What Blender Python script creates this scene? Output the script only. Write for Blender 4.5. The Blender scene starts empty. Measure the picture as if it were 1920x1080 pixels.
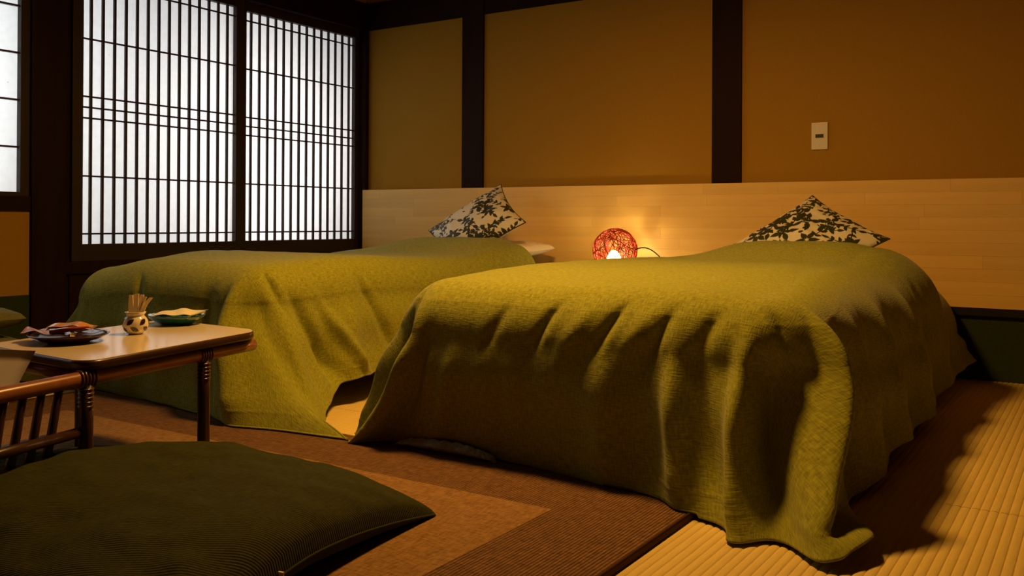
import bpy, bmesh, math, random
import numpy as np
from mathutils import Vector, Matrix
PI = math.pi
C = bpy.context.scene.collection
sc = bpy.context.scene

# ---------------------------------------------------------------- camera, light, exposure
def setup_camera():
    cam = bpy.data.cameras.new('camera'); o = bpy.data.objects.new('camera', cam); C.objects.link(o)
    yaw, pitch, roll = 0.5771, 0.0033, 0.005
    f = Vector((-math.sin(yaw)*math.cos(pitch), math.cos(yaw)*math.cos(pitch), math.sin(pitch)))
    r0 = Vector((math.cos(yaw), math.sin(yaw), 0)); u0 = r0.cross(f)
    r = math.cos(roll)*r0+math.sin(roll)*u0; u = -math.sin(roll)*r0+math.cos(roll)*u0
    m = Matrix(((r.x, u.x, -f.x, 3.8074), (r.y, u.y, -f.y, -4.2073), (r.z, u.z, -f.z, 0.6437), (0, 0, 0, 1)))
    o.matrix_world = m
    cam.sensor_width = 36; cam.lens = 36*1716.27/1920
    cam.shift_y = -(540-408.75)/1920
    cam.clip_start = 0.02
    sc.camera = o
setup_camera()
vs = sc.view_settings
vs.view_transform = 'Standard'; vs.look = 'None'; vs.gamma = 1.0; vs.exposure = 0.0; vs.use_curve_mapping = False

w = bpy.data.worlds.new('sky'); sc.world = w; w.use_nodes = True
w.node_tree.nodes['Background'].inputs[0].default_value = (0.55, 0.7, 1, 1)
w.node_tree.nodes['Background'].inputs[1].default_value = 0.4

def area(name, loc, target, size, power, color, shape='DISK', sy=None, spread=180):
    l = bpy.data.lights.new(name, 'AREA'); l.shape = shape; l.size = size
    if sy: l.size_y = sy
    l.energy = power; l.color = color; l.spread = math.radians(spread)
    o = bpy.data.objects.new(name, l); C.objects.link(o); o.location = loc
    o.rotation_euler = (Vector(target)-Vector(loc)).to_track_quat('-Z', 'Y').to_euler()
    return o
WARM = (1.0, 0.50, 0.115)
area('ceiling_lamp_light', (2.42, -2.04, 1.88), (2.42, -2.04, 0), 0.28, 42, WARM)
# daylight falling on the paper screens from the garden side
area('garden_daylight', (-.85, -0.72, 1.00), (0, -0.72, 1.0), 1.0, 31, (0.97, 0.985, 1.0), 'RECTANGLE', .8)
area('garden_daylight_far', (-1.0, -2.5, 1.2), (0, -2.5, 1.2), 1.0, 34, (0.84, 0.94, 1.0), 'RECTANGLE', 0.9)

# ---------------------------------------------------------------- materials
def mat(name, col, rough=0.6, spec=0.3, noise=None, bump=None, sheen=0, metallic=0, coat=0, trans=0, vary=0):
    """noise=(scale, other colour, amount, (sx,sy,sz))  bump=(scale, strength, distance, (sx,sy,sz))"""
    m = bpy.data.materials.new(name); m.use_nodes = True; nt = m.node_tree; N = nt.nodes; L = nt.links
    b = N['Principled BSDF']
    b.inputs['Base Color'].default_value = (*col, 1); b.inputs['Roughness'].default_value = rough
    b.inputs['Specular IOR Level'].default_value = spec; b.inputs['Metallic'].default_value = metallic
    b.inputs['Coat Weight'].default_value = coat; b.inputs['Sheen Weight'].default_value = sheen
    b.inputs['Transmission Weight'].default_value = trans
    tc = N.new('ShaderNodeTexCoord')
    last = None
    if noise:
        mp = N.new('ShaderNodeMapping'); L.new(tc.outputs['Object'], mp.inputs[0])
        mp.inputs['Scale'].default_value = noise[3] if len(noise) > 3 else (1, 1, 1)
        n = N.new('ShaderNodeTexNoise'); n.inputs['Scale'].default_value = noise[0]; n.inputs['Detail'].default_value = 4
        L.new(mp.outputs[0], n.inputs['Vector'])
        r = N.new('ShaderNodeMapRange'); r.inputs[1].default_value = .3; r.inputs[2].default_value = .7
        r.inputs[3].default_value = 0; r.inputs[4].default_value = noise[2]; L.new(n.outputs[0], r.inputs[0])
        mx = N.new('ShaderNodeMix'); mx.data_type = 'RGBA'; mx.inputs[6].default_value = (*col, 1); mx.inputs[7].default_value = (*noise[1], 1)
        L.new(r.outputs[0], mx.inputs[0]); last = mx.outputs[2]
    if vary:
        oi = N.new('ShaderNodeObjectInfo'); r = N.new('ShaderNodeMapRange'); r.inputs[3].default_value = 1-vary; r.inputs[4].default_value = 1+vary
        L.new(oi.outputs['Random'], r.inputs[0])
        hs = N.new('ShaderNodeHueSaturation'); L.new(r.outputs[0], hs.inputs['Value'])
        if last: L.new(last, hs.inputs['Color'])
        else: hs.inputs['Color'].default_value = (*col, 1)
        last = hs.outputs[0]
    if last: L.new(last, b.inputs['Base Color'])
    if bump:
        mp = N.new('ShaderNodeMapping'); L.new(tc.outputs['Object'], mp.inputs[0])
        mp.inputs['Scale'].default_value = bump[3] if len(bump) > 3 else (1, 1, 1)
        n = N.new('ShaderNodeTexNoise'); n.inputs['Scale'].default_value = bump[0]; n.inputs['Detail'].default_value = 3
        L.new(mp.outputs[0], n.inputs['Vector'])
        bp = N.new('ShaderNodeBump'); bp.inputs['Strength'].default_value = bump[1]; bp.inputs['Distance'].default_value = bump[2]
        L.new(n.outputs[0], bp.inputs['Height']); L.new(bp.outputs[0], b.inputs['Normal'])
    return m

def fabric(name, c1, c2, scale, uv='UVMap', ribs=None, bump=.3, dist=.0008, sheen=0.0, stretch=(1, 1, 1)):
    """heathered weave driven by cloth coordinates (UV in metres)"""
    m = bpy.data.materials.new(name); m.use_nodes = True; nt = m.node_tree; N = nt.nodes; L = nt.links
    b = N['Principled BSDF']; b.inputs['Roughness'].default_value = .9; b.inputs['Specular IOR Level'].default_value = .15
    b.inputs['Sheen Weight'].default_value = sheen; b.inputs['Sheen Roughness'].default_value = .5
    tc = N.new('ShaderNodeTexCoord'); src = tc.outputs['UV'] if uv else tc.outputs['Object']
    hs = []
    for st in ((1, .18, 1), (.18, 1, 1)):
        mp = N.new('ShaderNodeMapping'); mp.inputs['Scale'].default_value = (st[0]*stretch[0], st[1]*stretch[1], st[2]*stretch[2]); L.new(src, mp.inputs[0])
        n = N.new('ShaderNodeTexNoise'); n.inputs['Scale'].default_value = scale; n.inputs['Detail'].default_value = 3; L.new(mp.outputs[0], n.inputs['Vector']); hs.append(n.outputs[0])
    ad = N.new('ShaderNodeMath'); ad.operation = 'ADD'; L.new(hs[0], ad.inputs[0]); L.new(hs[1], ad.inputs[1])
    r = N.new('ShaderNodeMapRange'); r.inputs[1].default_value = .7; r.inputs[2].default_value = 1.3; L.new(ad.outputs[0], r.inputs[0])
    mx = N.new('ShaderNodeMix'); mx.data_type = 'RGBA'; mx.inputs[6].default_value = (*c1, 1); mx.inputs[7].default_value = (*c2, 1)
    L.new(r.outputs[0], mx.inputs[0]); L.new(mx.outputs[2], b.inputs['Base Color'])
    h = r.outputs[0]
    if ribs:   # (direction angle, ribs per metre)
        mp = N.new('ShaderNodeMapping'); mp.inputs['Rotation'].default_value = (0, 0, ribs[0]); L.new(src, mp.inputs[0])
        wv = N.new('ShaderNodeTexWave'); wv.inputs['Scale'].default_value = ribs[1]*0.314; wv.inputs['Distortion'].default_value = .15
        wv.bands_direction = 'X'; L.new(mp.outputs[0], wv.inputs['Vector'])
        a2 = N.new('ShaderNodeMath'); a2.operation = 'MULTIPLY_ADD'; a2.inputs[1].default_value = 2.0; L.new(wv.outputs[1], a2.inputs[0]); L.new(h, a2.inputs[2]); h = a2.outputs[0]
        mm = N.new('ShaderNodeMapRange'); mm.inputs[3].default_value = ribs[2] if len(ribs) > 2 else .6; mm.inputs[4].default_value = 1.0; L.new(wv.outputs[1], mm.inputs[0])
        mu = N.new('ShaderNodeMix'); mu.data_type = 'RGBA'; mu.blend_type = 'MULTIPLY'; mu.inputs[0].default_value = 1
        L.new(mx.outputs[2], mu.inputs[6]); L.new(mm.outputs[0], mu.inputs[7]); L.new(mu.outputs[2], b.inputs['Base Color'])
    bp = N.new('ShaderNodeBump'); bp.inputs['Strength'].default_value = bump; bp.inputs['Distance'].default_value = dist
    L.new(h, bp.inputs['Height']); L.new(bp.outputs[0], b.inputs['Normal'])
    return m

M = {}
M['stucco'] = mat('ochre_stucco', (.41, .225, .026), .95, .1, noise=(220, (.34, .18, .019), .7), bump=(420, .5, .0015))
M['green_paper'] = mat('green_wall_paper', (.030, .042, .018), .9, .1, noise=(90, (.042, .056, .022), .6), bump=(300, .3, .001))
M['darkwood'] = mat('dark_stained_wood', (.016, .007, .004), .6, .08, noise=(18, (.030, .011, .006), .6, (1, 1, .08)), bump=(60, .15, .001, (1, 1, .05)))
M['darkwood_h'] = mat('dark_stained_wood_beam', (.016, .007, .004), .6, .08, noise=(18, (.030, .011, .006), .6, (.08, 1, 1)), bump=(60, .15, .001, (.05, 1, 1)))
M['lattice'] = mat('lattice_wood', (.03, .017, .011), .55, .3)
M['plank'] = mat('laminated_birch', (.86, .58, .17), .42, .3, noise=(14, (.76, .48, .12), .75, (.12, 1, 1.6)), bump=(60, .05, .0005, (.1, 1, 1)), vary=.05)
M['ceiling'] = mat('ceiling_board', (.20, .11, .04), .7, .2, noise=(10, (.15, .08, .028), .6, (.1, 1, 1)))
M['tatami'] = mat('tatami_rush', (.70, .53, .16), .75, .25, noise=(60, (.60, .43, .12), .6, (3, .25, 1)), bump=(500, .25, .0008, (1, .1, 1)))
M['rug_border'] = fabric('rug_border_weave', (.135, .066, .023), (.33, .17, .068), 240, uv=None, ribs=(0.0, 125, .45), bump=.8, dist=.002)
M['rug_field'] = fabric('rug_field_weave', (.165, .085, .024), (.33, .185, .062), 260, uv=None, bump=.6, dist=.0015)
M['rug_edge'] = mat('rug_binding', (.07, .03, .018), .85, .1, bump=(300, .4, .001))
M['spread'] = fabric('olive_bedspread', (.180, .190, .012), (.375, .385, .034), 270, bump=.55, dist=.0012, sheen=.12)
M['corduroy'] = fabric('dark_green_corduroy', (.030, .034, .006), (.052, .056, .011), 300, ribs=(.9, 290, .75), bump=.4, dist=.0015)
M['zabuton'] = fabric('olive_cushion_cloth', (.13, .13, .05), (.19, .19, .08), 250, uv=None, bump=.4)
M['pillow'] = mat('cream_pillowcase', (.80, .70, .52), .85, .15, bump=(25, .15, .01))
M['sheet'] = mat('white_mattress_cover', (.45, .48, .42), .8, .2, bump=(70, .8, .02, (1.5, 1, .5)))
M['wood_frame'] = mat('bed_frame_wood', (.35, .2, .09), .5, .3)
M['laminate'] = mat('cream_laminate', (.78, .66, .44), .16, .5, noise=(6, (.74, .62, .40), .5))
M['rattan'] = mat('varnished_rattan', (.30, .105, .030), .28, .5, noise=(30, (.18, .06, .018), .7, (1, 1, 1)), coat=.3)
M['rattan_dark'] = mat('dark_rattan', (.050, .018, .009), .32, .5, noise=(30, (.03, .011, .006), .7), coat=.1)
M['binding'] = mat('cane_binding', (.10, .04, .018), .3, .5, coat=.3)
M['ceramic'] = mat('cream_glazed_ceramic', (.78, .70, .54), .12, .6, coat=.4)
M['leafblack'] = mat('dark_brown_glaze', (.03, .018, .012), .15, .6, coat=.4)
M['stick'] = mat('paper_wrapped_sticks', (.88, .76, .52), .7, .2)
M['ink'] = mat('brown_print', (.22, .11, .04), .7, .2)
M['teal'] = mat('teal_glass', (.008, .095, .085), .07, .6, coat=.6)
M['napkin'] = mat('cream_tissue', (.74, .68, .42), .8, .15, bump=(60, .3, .003))
M['lacquer'] = mat('dark_lacquer', (.035, .011, .007), .15, .4, coat=.15)
M['foil'] = mat('sweet_wrapper_film', (.30, .12, .10), .3, .4, noise=(25, (.5, .27, .2), .6))
M['red'] = mat('red_pencil_wrapper', (.50, .08, .03), .18, .6, coat=.6)
M['gold'] = mat('amber_wrapper', (.65, .30, .05), .2, .6, coat=.5)
M['grey'] = mat('grey_newsprint', (.62, .60, .66), .8, .15, noise=(14, (.68, .56, .60), .6))
M['plate'] = mat('ivory_switch_plate', (.72, .66, .50), .4, .4)
M['black'] = mat('black_plastic', (.012, .01, .01), .4, .4)
M['screw'] = mat('screw_metal', (.7, .62, .45), .35, .5, metallic=.6)
M['cord'] = mat('black_cord', (.015, .01, .008), .4, .4)
M['wire'] = mat('red_brown_vine', (.30, .018, .003), .45, .35)
M['piping'] = mat('dark_piping', (.05, .045, .02), .8, .1)

def emis(name, col, s):
    m = bpy.data.materials.new(name); m.use_nodes = True; nt = m.node_tree; nt.nodes.clear()
    e = nt.nodes.new('ShaderNodeEmission'); e.inputs[0].default_value = (*col, 1); e.inputs[1].default_value = s
    o = nt.nodes.new('ShaderNodeOutputMaterial'); nt.links.new(e.outputs[0], o.inputs[0]); return m
M['bulb'] = emis('glowing_bulb', (1, .74, .34), 90)

def paper():
    m = bpy.data.materials.new('shoji_paper'); m.use_nodes = True; nt = m.node_tree; N = nt.nodes; L = nt.links; N.clear()
    tc = N.new('ShaderNodeTexCoord')
    n = N.new('ShaderNodeTexNoise'); n.inputs['Scale'].default_value = 35; n.inputs['Detail'].default_value = 5; L.new(tc.outputs['Object'], n.inputs['Vector'])
    r = N.new('ShaderNodeMapRange'); r.inputs[1].default_value = .35; r.inputs[2].default_value = .7; r.inputs[3].default_value = 0; r.inputs[4].default_value = 1; L.new(n.outputs[0], r.inputs[0])
    mx = N.new('ShaderNodeMix'); mx.data_type = 'RGBA'; mx.inputs[6].default_value = (.90, .88, .85, 1); mx.inputs[7].default_value = (.86, .84, .815, 1); L.new(r.outputs[0], mx.inputs[0])
    v = N.new('ShaderNodeTexVoronoi'); v.inputs['Scale'].default_value = 9; L.new(tc.outputs['Object'], v.inputs['Vector'])
    lt = N.new('ShaderNodeMath'); lt.operation = 'LESS_THAN'; lt.inputs[1].default_value = .035; L.new(v.outputs['Distance'], lt.inputs[0])
    m2 = N.new('ShaderNodeMix'); m2.data_type = 'RGBA'; m2.inputs[7].default_value = (.72, .55, .50, 1); L.new(lt.outputs[0], m2.inputs[0]); L.new(mx.outputs[2], m2.inputs[6])
    t = N.new('ShaderNodeBsdfTranslucent'); d = N.new('ShaderNodeBsdfDiffuse'); L.new(m2.outputs[2], t.inputs[0]); L.new(m2.outputs[2], d.inputs[0])
    s = N.new('ShaderNodeMixShader'); s.inputs[0].default_value = .35; L.new(t.outputs[0], s.inputs[1]); L.new(d.outputs[0], s.inputs[2])
    o = N.new('ShaderNodeOutputMaterial'); L.new(s.outputs[0], o.inputs[0]); return m
M['paper'] = paper()

def floral():
    m = bpy.data.materials.new('floral_print_cotton'); m.use_nodes = True; nt = m.node_tree; N = nt.nodes; L = nt.links
    b = N['Principled BSDF']; b.inputs['Roughness'].default_value = .55; b.inputs['Specular IOR Level'].default_value = .35
    a = N.new('ShaderNodeAttribute'); a.attribute_name = 'print'
    mx = N.new('ShaderNodeMix'); mx.data_type = 'RGBA'; mx.inputs[6].default_value = (.80, .74, .55, 1); mx.inputs[7].default_value = (.035, .040, .016, 1)
    L.new(a.outputs['Fac'], mx.inputs[0]); L.new(mx.outputs[2], b.inputs['Base Color'])
    tc = N.new('ShaderNodeTexCoord'); n = N.new('ShaderNodeTexNoise'); n.inputs['Scale'].default_value = 500; L.new(tc.outputs['Object'], n.inputs['Vector'])
    bp = N.new('ShaderNodeBump'); bp.inputs['Strength'].default_value = .3; bp.inputs['Distance'].default_value = .001; L.new(n.outputs[0], bp.inputs['Height']); L.new(bp.outputs[0], b.inputs['Normal'])
    return m
M['floral'] = floral()

# ---------------------------------------------------------------- helpers
def mesh_obj(name, verts, faces, m, parent=None, smooth=False, mats=None):
    me = bpy.data.meshes.new(name); me.from_pydata([tuple(v) for v in verts], [], faces)
    if smooth: me.polygons.foreach_set('use_smooth', [True]*len(me.polygons))
    if mats:
        for x in mats: me.materials.append(x)
    elif m: me.materials.append(m)
    me.update()
    o = bpy.data.objects.new(name, me); C.objects.link(o)
    if parent: o.parent = parent; o.matrix_parent_inverse = Matrix.Identity(4)
    return o
def bm_obj(name, bm, m, parent=None, smooth=False):
    me = bpy.data.meshes.new(name); bm.to_mesh(me); bm.free()
    if smooth: me.polygons.foreach_set('use_smooth', [True]*len(me.polygons))
    me.materials.append(m)
    o = bpy.data.objects.new(name, me); C.objects.link(o)
    if parent: o.parent = parent
    return o
def box(name, lo, hi, m, parent=None, bevel=0, off=None):
    """a box from lo to hi in world coordinates; origin at its centre (minus the parent's location)"""
    lo = Vector(lo); hi = Vector(hi); c = (lo+hi)/2; s = hi-lo
    bm = bmesh.new(); bmesh.ops.create_cube(bm, size=1)
    bmesh.ops.scale(bm, vec=s, verts=bm.verts)
    if bevel: bmesh.ops.bevel(bm, geom=bm.edges[:], offset=bevel, segments=2, affect='EDGES', profile=.7)
    o = bm_obj(name, bm, m, parent)
    o.location = c-(parent_world(parent) if parent else Vector((0, 0, 0)))
    return o
def parent_world(p):
    v = Vector((0, 0, 0))
    while p: v += p.location; p = p.parent
    return v
def tube(pts, rad, seg=10, close=False, caps=True):
    """verts, faces of a tube along pts; rad a number or list"""
    P = [Vector(p) for p in pts]; n = len(P); V = []; F = []
    up = Vector((0, 0, 1)); prev = None
    for i in range(n):
        if close: t = (P[(i+1) % n]-P[i-1])
        else: t = P[min(i+1, n-1)]-P[max(i-1, 0)]
        t.normalize()
        if prev is None:
            a = t.cross(up)
            if a.length < .05: a = t.cross(Vector((1, 0, 0)))
            a.normalize()
        else:
            a = prev-t*prev.dot(t); a.normalize()
        prev = a; b = t.cross(a)
        r = rad[i] if isinstance(rad, (list, tuple)) else rad
        for k in range(seg):
            an = 2*PI*k/seg; V.append(P[i]+a*math.cos(an)*r+b*math.sin(an)*r)
    m = n if close else n-1
    for i in range(m):
        for k in range(seg):
            j = (i+1) % n
            F.append((i*seg+k, i*seg+(k+1) % seg, j*seg+(k+1) % seg, j*seg+k))
    if caps and not close:
        F.append(tuple(range(seg))[::-1]); F.append(tuple((n-1)*seg+k for k in range(seg)))
    return V, F
def lathe(prof, seg=40):
    V = []; F = []
    for r, z in prof:
        for k in range(seg): V.append((r*math.cos(2*PI*k/seg), r*math.sin(2*PI*k/seg), z))
    for i in range(len(prof)-1):
        for k in range(seg): F.append((i*seg+k, i*seg+(k+1) % seg, (i+1)*seg+(k+1) % seg, (i+1)*seg+k))
    return V, F
def thing(name, label, cat, loc=(0, 0, 0), rz=0, group=None):
    o = bpy.data.objects.new(name, None); C.objects.link(o); o.location = loc; o.rotation_euler = (0, 0, rz)
    o.empty_display_size = .05
    return tag(o, label, cat, group)
def tag(o, label, cat, group=None):
    o['label'] = label; o['category'] = cat
    if group: o['group'] = group
    return o
def struct(o, label=None):
    o['kind'] = 'structure'
    if label: o['label'] = label
    return o
def holder(name, loc=(0, 0, 0), label=None):
    o = bpy.data.objects.new(name, None); C.objects.link(o); o.location = loc; return struct(o, label)

# ---------------------------------------------------------------- room shell
RX, RY, CZ = 5.6, -6.0, 2.42
def wall_back():
    o = struct(box('wall_back', (-.1, .001, -.1), (RX, .12, CZ), M['stucco']), 'sandy ochre plaster wall behind the beds with dark posts')
    d = box('wall_panel', (-.0, -.003, 0), (RX, .002, .2975), M['green_paper'], o); d['label'] = 'dark green paper dado under the headboard'
wall_back()
struct(box('wall_right', (RX, RY, -.1), (RX+.1, 0.1, CZ), M['darkwood']))  # right and front walls are unseen, made dark to cut bounced fill light
struct(box('wall_front', (-.1, RY-.1, -.1), (RX+.1, RY, CZ), M['darkwood']))
struct(box('ceiling', (-.1, RY, CZ), (RX, .1, CZ+.08), M['ceiling']))
# left wall: solid parts around the shoji opening and the side window
def wall_left():
    o = struct(box('wall_left', (-.1, -4.2, 0.0), (0, -2.06, .68), M['stucco']), 'ochre plaster wall below the side window')
    box('wall_panel', (-.05, -4.2, 0), (.003, -2.085, .323), M['green_paper'], o)['label'] = 'dark green paper dado at the foot of the wall'
    box('wall_panel', (-.1, -4.2, 1.95), (0, 0, CZ), M['stucco'], o)
    box('wall_panel', (-.1, RY, 0), (0, -4.2, CZ), M['stucco'], o)
    box('wall_panel', (-.1, -1.9, 0), (-.01, 0, .40), M['darkwood_h'], o)['label'] = 'dark wood panel under the shoji screens'
wall_left()
def trims():
    struct(box('trim_1', (.732, -.012, .8), (.879, .03, 2.42), M['darkwood'], bevel=.004), 'dark wall post nearest the shoji corner')
    struct(box('trim_2', (2.215, -.012, .8), (2.36, .03, 2.42), M['darkwood'], bevel=.004), 'dark wall post above the middle of the headboard')
    # beams: rail that runs along the back wall above the panels, in three pieces between posts
    for i, (a, b) in enumerate(((-.02, .732), (.879, 2.215), (2.36, RX))):
        struct(box('trim_%d' % (3+i), (a, -.008, 1.80), (b, .02, 1.965), M['darkwood_h'], bevel=.003))
    struct(box('trim_6', (-.06, -.03, 0), (.02, .02, 1.965), M['darkwood'], bevel=.003), 'dark corner post between shoji and plaster wall')
    struct(box('trim_7', (-.10, -4.2, 1.80), (.012, .01, 1.965), M['darkwood'], bevel=.003), 'dark lintel beam above the shoji screens')
    struct(box('trim_8', (-.09, -2.085, 0), (.02, -1.93, 1.965), M['darkwood'], bevel=.006), 'broad dark post between the side window and the shoji')
    struct(box('trim_9', (-.08, -1.93, 0), (-.02, -1.846-.05, 1.80), M['darkwood']))
    struct(box('trim_10', (-.10, -1.93, .40), (.0, 0, .455), M['darkwood'], bevel=.003), 'dark sill under the shoji screens')
    struct(box('trim_11', (-.09, -4.2, .676), (.012, -2.085, .737), M['darkwood'], bevel=.003), 'dark sill under the side window')
trims()

def shoji(name, y0, y1, x, s0, s1, zb=.455, zt=1.80, oy0=None, oy1=None, bars=(), label=None):
    """sliding paper screen: stiles, rails, lattice, paper; opening oy0..oy1, .531..1.755"""
    w = holder(name, (x, (y0+y1)/2, zb), label); W = M['lattice']
    box('stile', (x-.032, y0, zb), (x, oy0, zt), W, w, .002)
    box('stile', (x-.032, oy1, zb), (x, y1, zt), W, w, .002)
    box('rail', (x-.032, oy0, zb), (x, oy1, .531), W, w, .002)
    box('rail', (x-.032, oy0, 1.755), (x, oy1, zt), W, w, .002)
    box('paper_sheet', (x-.029, oy0-.004, .525), (x-.028, oy1+.004, 1.76), M['paper'], w)
    for y in bars: box('lattice_bar', (x-.027, y-.0055, .531), (x-.016, y+.0055, 1.755), W, w)
    for z in (.577, .835, 1.094, 1.142, 1.190, 1.448, 1.706):
        box('crossbar', (x-.0155, oy0, z-.0038), (x-.0105, oy1, z+.0038), W, w)
shoji('window_1', -1.896, -.945, 0.0, 0, 0, oy0=-1.846, oy1=-.9965, bars=[-1.798+.0583*i for i in range(14)], label='left shoji screen with close dark lattice over white paper')
shoji('window_2', -.99, -.028, -.036, 0, 0, oy0=-.90, oy1=-.060, bars=[-.852+.0582*i for i in range(14)], label='right shoji screen of dark lattice next to the corner')
def side_window():
    w = holder('window_3', (0, -3, .737), 'window at the left edge with paper panes and thin brown bars'); W = M['lattice']
    box('stile', (-.035, -2.124, .737), (-.002, -2.085, 1.8), W, w, .002)
    box('rail', (-.035, -4.2, .737), (-.002, -2.124, .755), W, w, .002)
    box('paper_sheet', (-.031, -4.2, .75), (-.030, -2.12, 1.8), M['paper'], w)
    for z in (.9435, 1.141, 1.338, 1.535): box('crossbar', (-.028, -4.2, z-.004), (-.014, -2.124, z+.004), M['rattan_dark'], w)
    for y in (-2.62, -3.1, -3.6): box('lattice_bar', (-.028, y-.006, .755), (-.010, y+.006, 1.8), W, w)
side_window()
# floor: tatami mats with woven ribs running away from the viewer
def tatami(x0, x1, y0, y1, parent):
    pitch = .019; n = max(1, round((x1-x0)/pitch)); pitch = (x1-x0)/n
    V = []; F = []; k = 8
    xs = []
    for i in range(n):
        for j in range(k):
            t = j/k; xs.append((x0+(i+t)*pitch, -.0024*(1-abs(math.sin(PI*t))**.55)))
    xs.append((x1, -.0024))
    for x, z in xs: V += [(x, y0, z), (x, y1, z)]
    for i in range(len(xs)-1): F.append((2*i, 2*i+2, 2*i+3, 2*i+1))
    V += [(x0, y0, -.04), (x0, y1, -.04), (x1, y0, -.04), (x1, y1, -.04)]
    o = mesh_obj('tatami_mat', V, F, M['tatami'], parent); return o
fl = struct(box('floor', (-.1, RY, -.10), (RX, .1, -.045), M['tatami']), 'tatami floor')
fl_off = -Vector(fl.location)
for x0 in (0, .935, 1.87, 2.805+.0, 3.74, 4.675):
    for y0, y1 in ((-1.9, -.0), (-3.8, -1.902), (-5.9, -3.802)):
        o = tatami(x0+.0005, x0+.9345, y0, y1, fl); o.location = fl_off

# ---------------------------------------------------------------- rug
def rug():
    x0, x1, y1, y0 = .65, 3.05, -2.20, -4.9; h = .010; b = .267
    t = thing('rug', 'brown woven rug with a darker ribbed border under the low table', 'rug', (1.85, -3.5, 0))
    off = t.location
    def slab(name, verts, m):
        bm = bmesh.new()
        vs_ = [bm.verts.new((x-off.x, y-off.y, h)) for x, y in verts]; f = bm.faces.new(vs_)
        r = bmesh.ops.extrude_face_region(bm, geom=[f]); bmesh.ops.translate(bm, vec=(0, 0, -h+.001), verts=[v for v in r['geom'] if isinstance(v, bmesh.types.BMVert)])
        bmesh.ops.recalc_face_normals(bm, faces=bm.faces)
        return bm_obj(name, bm, m, t)
    a, c = x0+b, x1-b; d = y1-b; e = y0+b
    slab('border', [(x0, y1), (a, d), (c, d), (x1, y1)], M['rug_border'])
    slab('border', [(x1, y1), (c, d), (c, e), (x1, y0)], M['rug_border'])
    slab('border', [(x0, y1), (x0, y0), (a, e), (a, d)], M['rug_border'])
    slab('border', [(x0, y0), (x1, y0), (c, e), (a, e)], M['rug_border'])
    o = slab('field', [(a, d), (c, d), (c, e), (a, e)], M['rug_field']); o['label'] = 'lighter tan centre field of the rug'
    V, F = tube([(x0-off.x, y1-off.y, .006), (x1-off.x, y1-off.y, .006), (x1-off.x, y0-off.y, .006), (x0-off.x, y0-off.y, .006)], .009, 8, close=True)
    mesh_obj('binding', V, F, M['rug_edge'], t, True)['label'] = 'dark bound edge of the rug'
rug()

# ---------------------------------------------------------------- headboard
def headboard():
    t = thing('headboard', 'long pale laminated wood headboard along the back wall', 'headboard', (2.7, -.02, .298))
    z0, z1 = .298, .828; rows = 10; rh = (z1-z0)/rows
    box('backing', (.0, -.012, z0), (5.3, .0, z1-.002), M['wood_frame'], t)
    rnd = random.Random(5); cache = {}
    for r in range(rows):
        x = .0; first = True
        while x < 5.3:
            L_ = rnd.choice((.36, .48, .60, .72)) if not first else rnd.choice((.14, .26, .4, .52))
            first = False
            e = min(x+L_, 5.3); key = round(e-x, 3)
            if key not in cache:
                bm = bmesh.new(); bmesh.ops.create_cube(bm, size=1)
                bmesh.ops.scale(bm, vec=(e-x-.0004, .018, rh-.0004), verts=bm.verts)
                me = bpy.data.meshes.new('plank'); bm.to_mesh(me); bm.free(); me.materials.append(M['plank']); cache[key] = me
            o = bpy.data.objects.new('plank', cache[key]); C.objects.link(o); o.parent = t
            o.location = Vector(((x+e)/2, -.021-rnd.random()*.00025, z0+(r+.5)*rh))-t.location
            x = e
    box('black_strip', (3.2, -.026, .266), (5.3, -.0, .298), M['black'], t)['label'] = 'black strip under the panel'  # thin black strip just below the headboard planks
headboard()

def wall_plate():
    t = thing('wall_plate', 'ivory cover plate with a black slot on the ochre wall above the headboard', 'switch plate', (2.72, 0, 1.033))
    def b(n, lo, hi, m, bev=0):
        return box(n, Vector(lo)+t.location, Vector(hi)+t.location, m, t, bev)
    b('plate', (-.036, -.007, -.061), (.036, 0, .061), M['plate'], .0025)
    b('slot_frame', (-.021, -.0085, -.012), (.021, -.006, .012), M['plate'], .001)
    b('slot', (-.0175, -.010, -.008), (.0175, -.008, .008), M['black'])['label'] = 'black slot in the centre'
    for z in (.042, -.042):
        V, F = tube([(0, -.006, z), (0, -.009, z)], .0035, 12); mesh_obj('screw', V, F, M['screw'], t)
wall_plate()

# ---------------------------------------------------------------- bedspreads
def smooth(a, b, x):
    t = np.clip((x-a)/(b-a), 0, 1); return t*t*(3-2*t)
def pchip(xs, ys, x):
    """smooth monotone interpolation, vector valued"""
    xs = np.array(xs, float); ys = np.array(ys, float); h = np.diff(xs); d = np.diff(ys, axis=0)/h[:, None]
    m = np.zeros_like(ys); m[0] = d[0]; m[-1] = d[-1]
    for i in range(1, len(xs)-1):
        for c in range(ys.shape[1]):
            a, b = d[i-1, c], d[i, c]
            m[i, c] = 0 if a*b <= 0 else 2*a*b/(a+b)
    i = np.clip(np.searchsorted(xs, x)-1, 0, len(xs)-2); t = ((x-xs[i])/h[i])[:, None]
    H = h[i][:, None]
    return ys[i]*(1+2*t)*(1-t)**2+m[i]*H*t*(1-t)**2+ys[i+1]*t*t*(3-2*t)+m[i+1]*H*t*t*(t-1)
def vnoise(x, y, seed=0):
    """cheap smooth value noise"""
    rng = np.random.default_rng(seed); g = rng.uniform(-1, 1, (64, 64))
    xi = np.floor(x).astype(int); yi = np.floor(y).astype(int); fx = x-xi; fy = y-yi
    fx = fx*fx*(3-2*fx); fy = fy*fy*(3-2*fy); a = g[xi % 64, yi % 64]; b = g[(xi+1) % 64, yi % 64]; c = g[xi % 64, (yi+1) % 64]; d = g[(xi+1) % 64, (yi+1) % 64]
    return (a*(1-fx)+b*fx)*(1-fy)+(c*(1-fx)+d*fx)*fy

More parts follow.
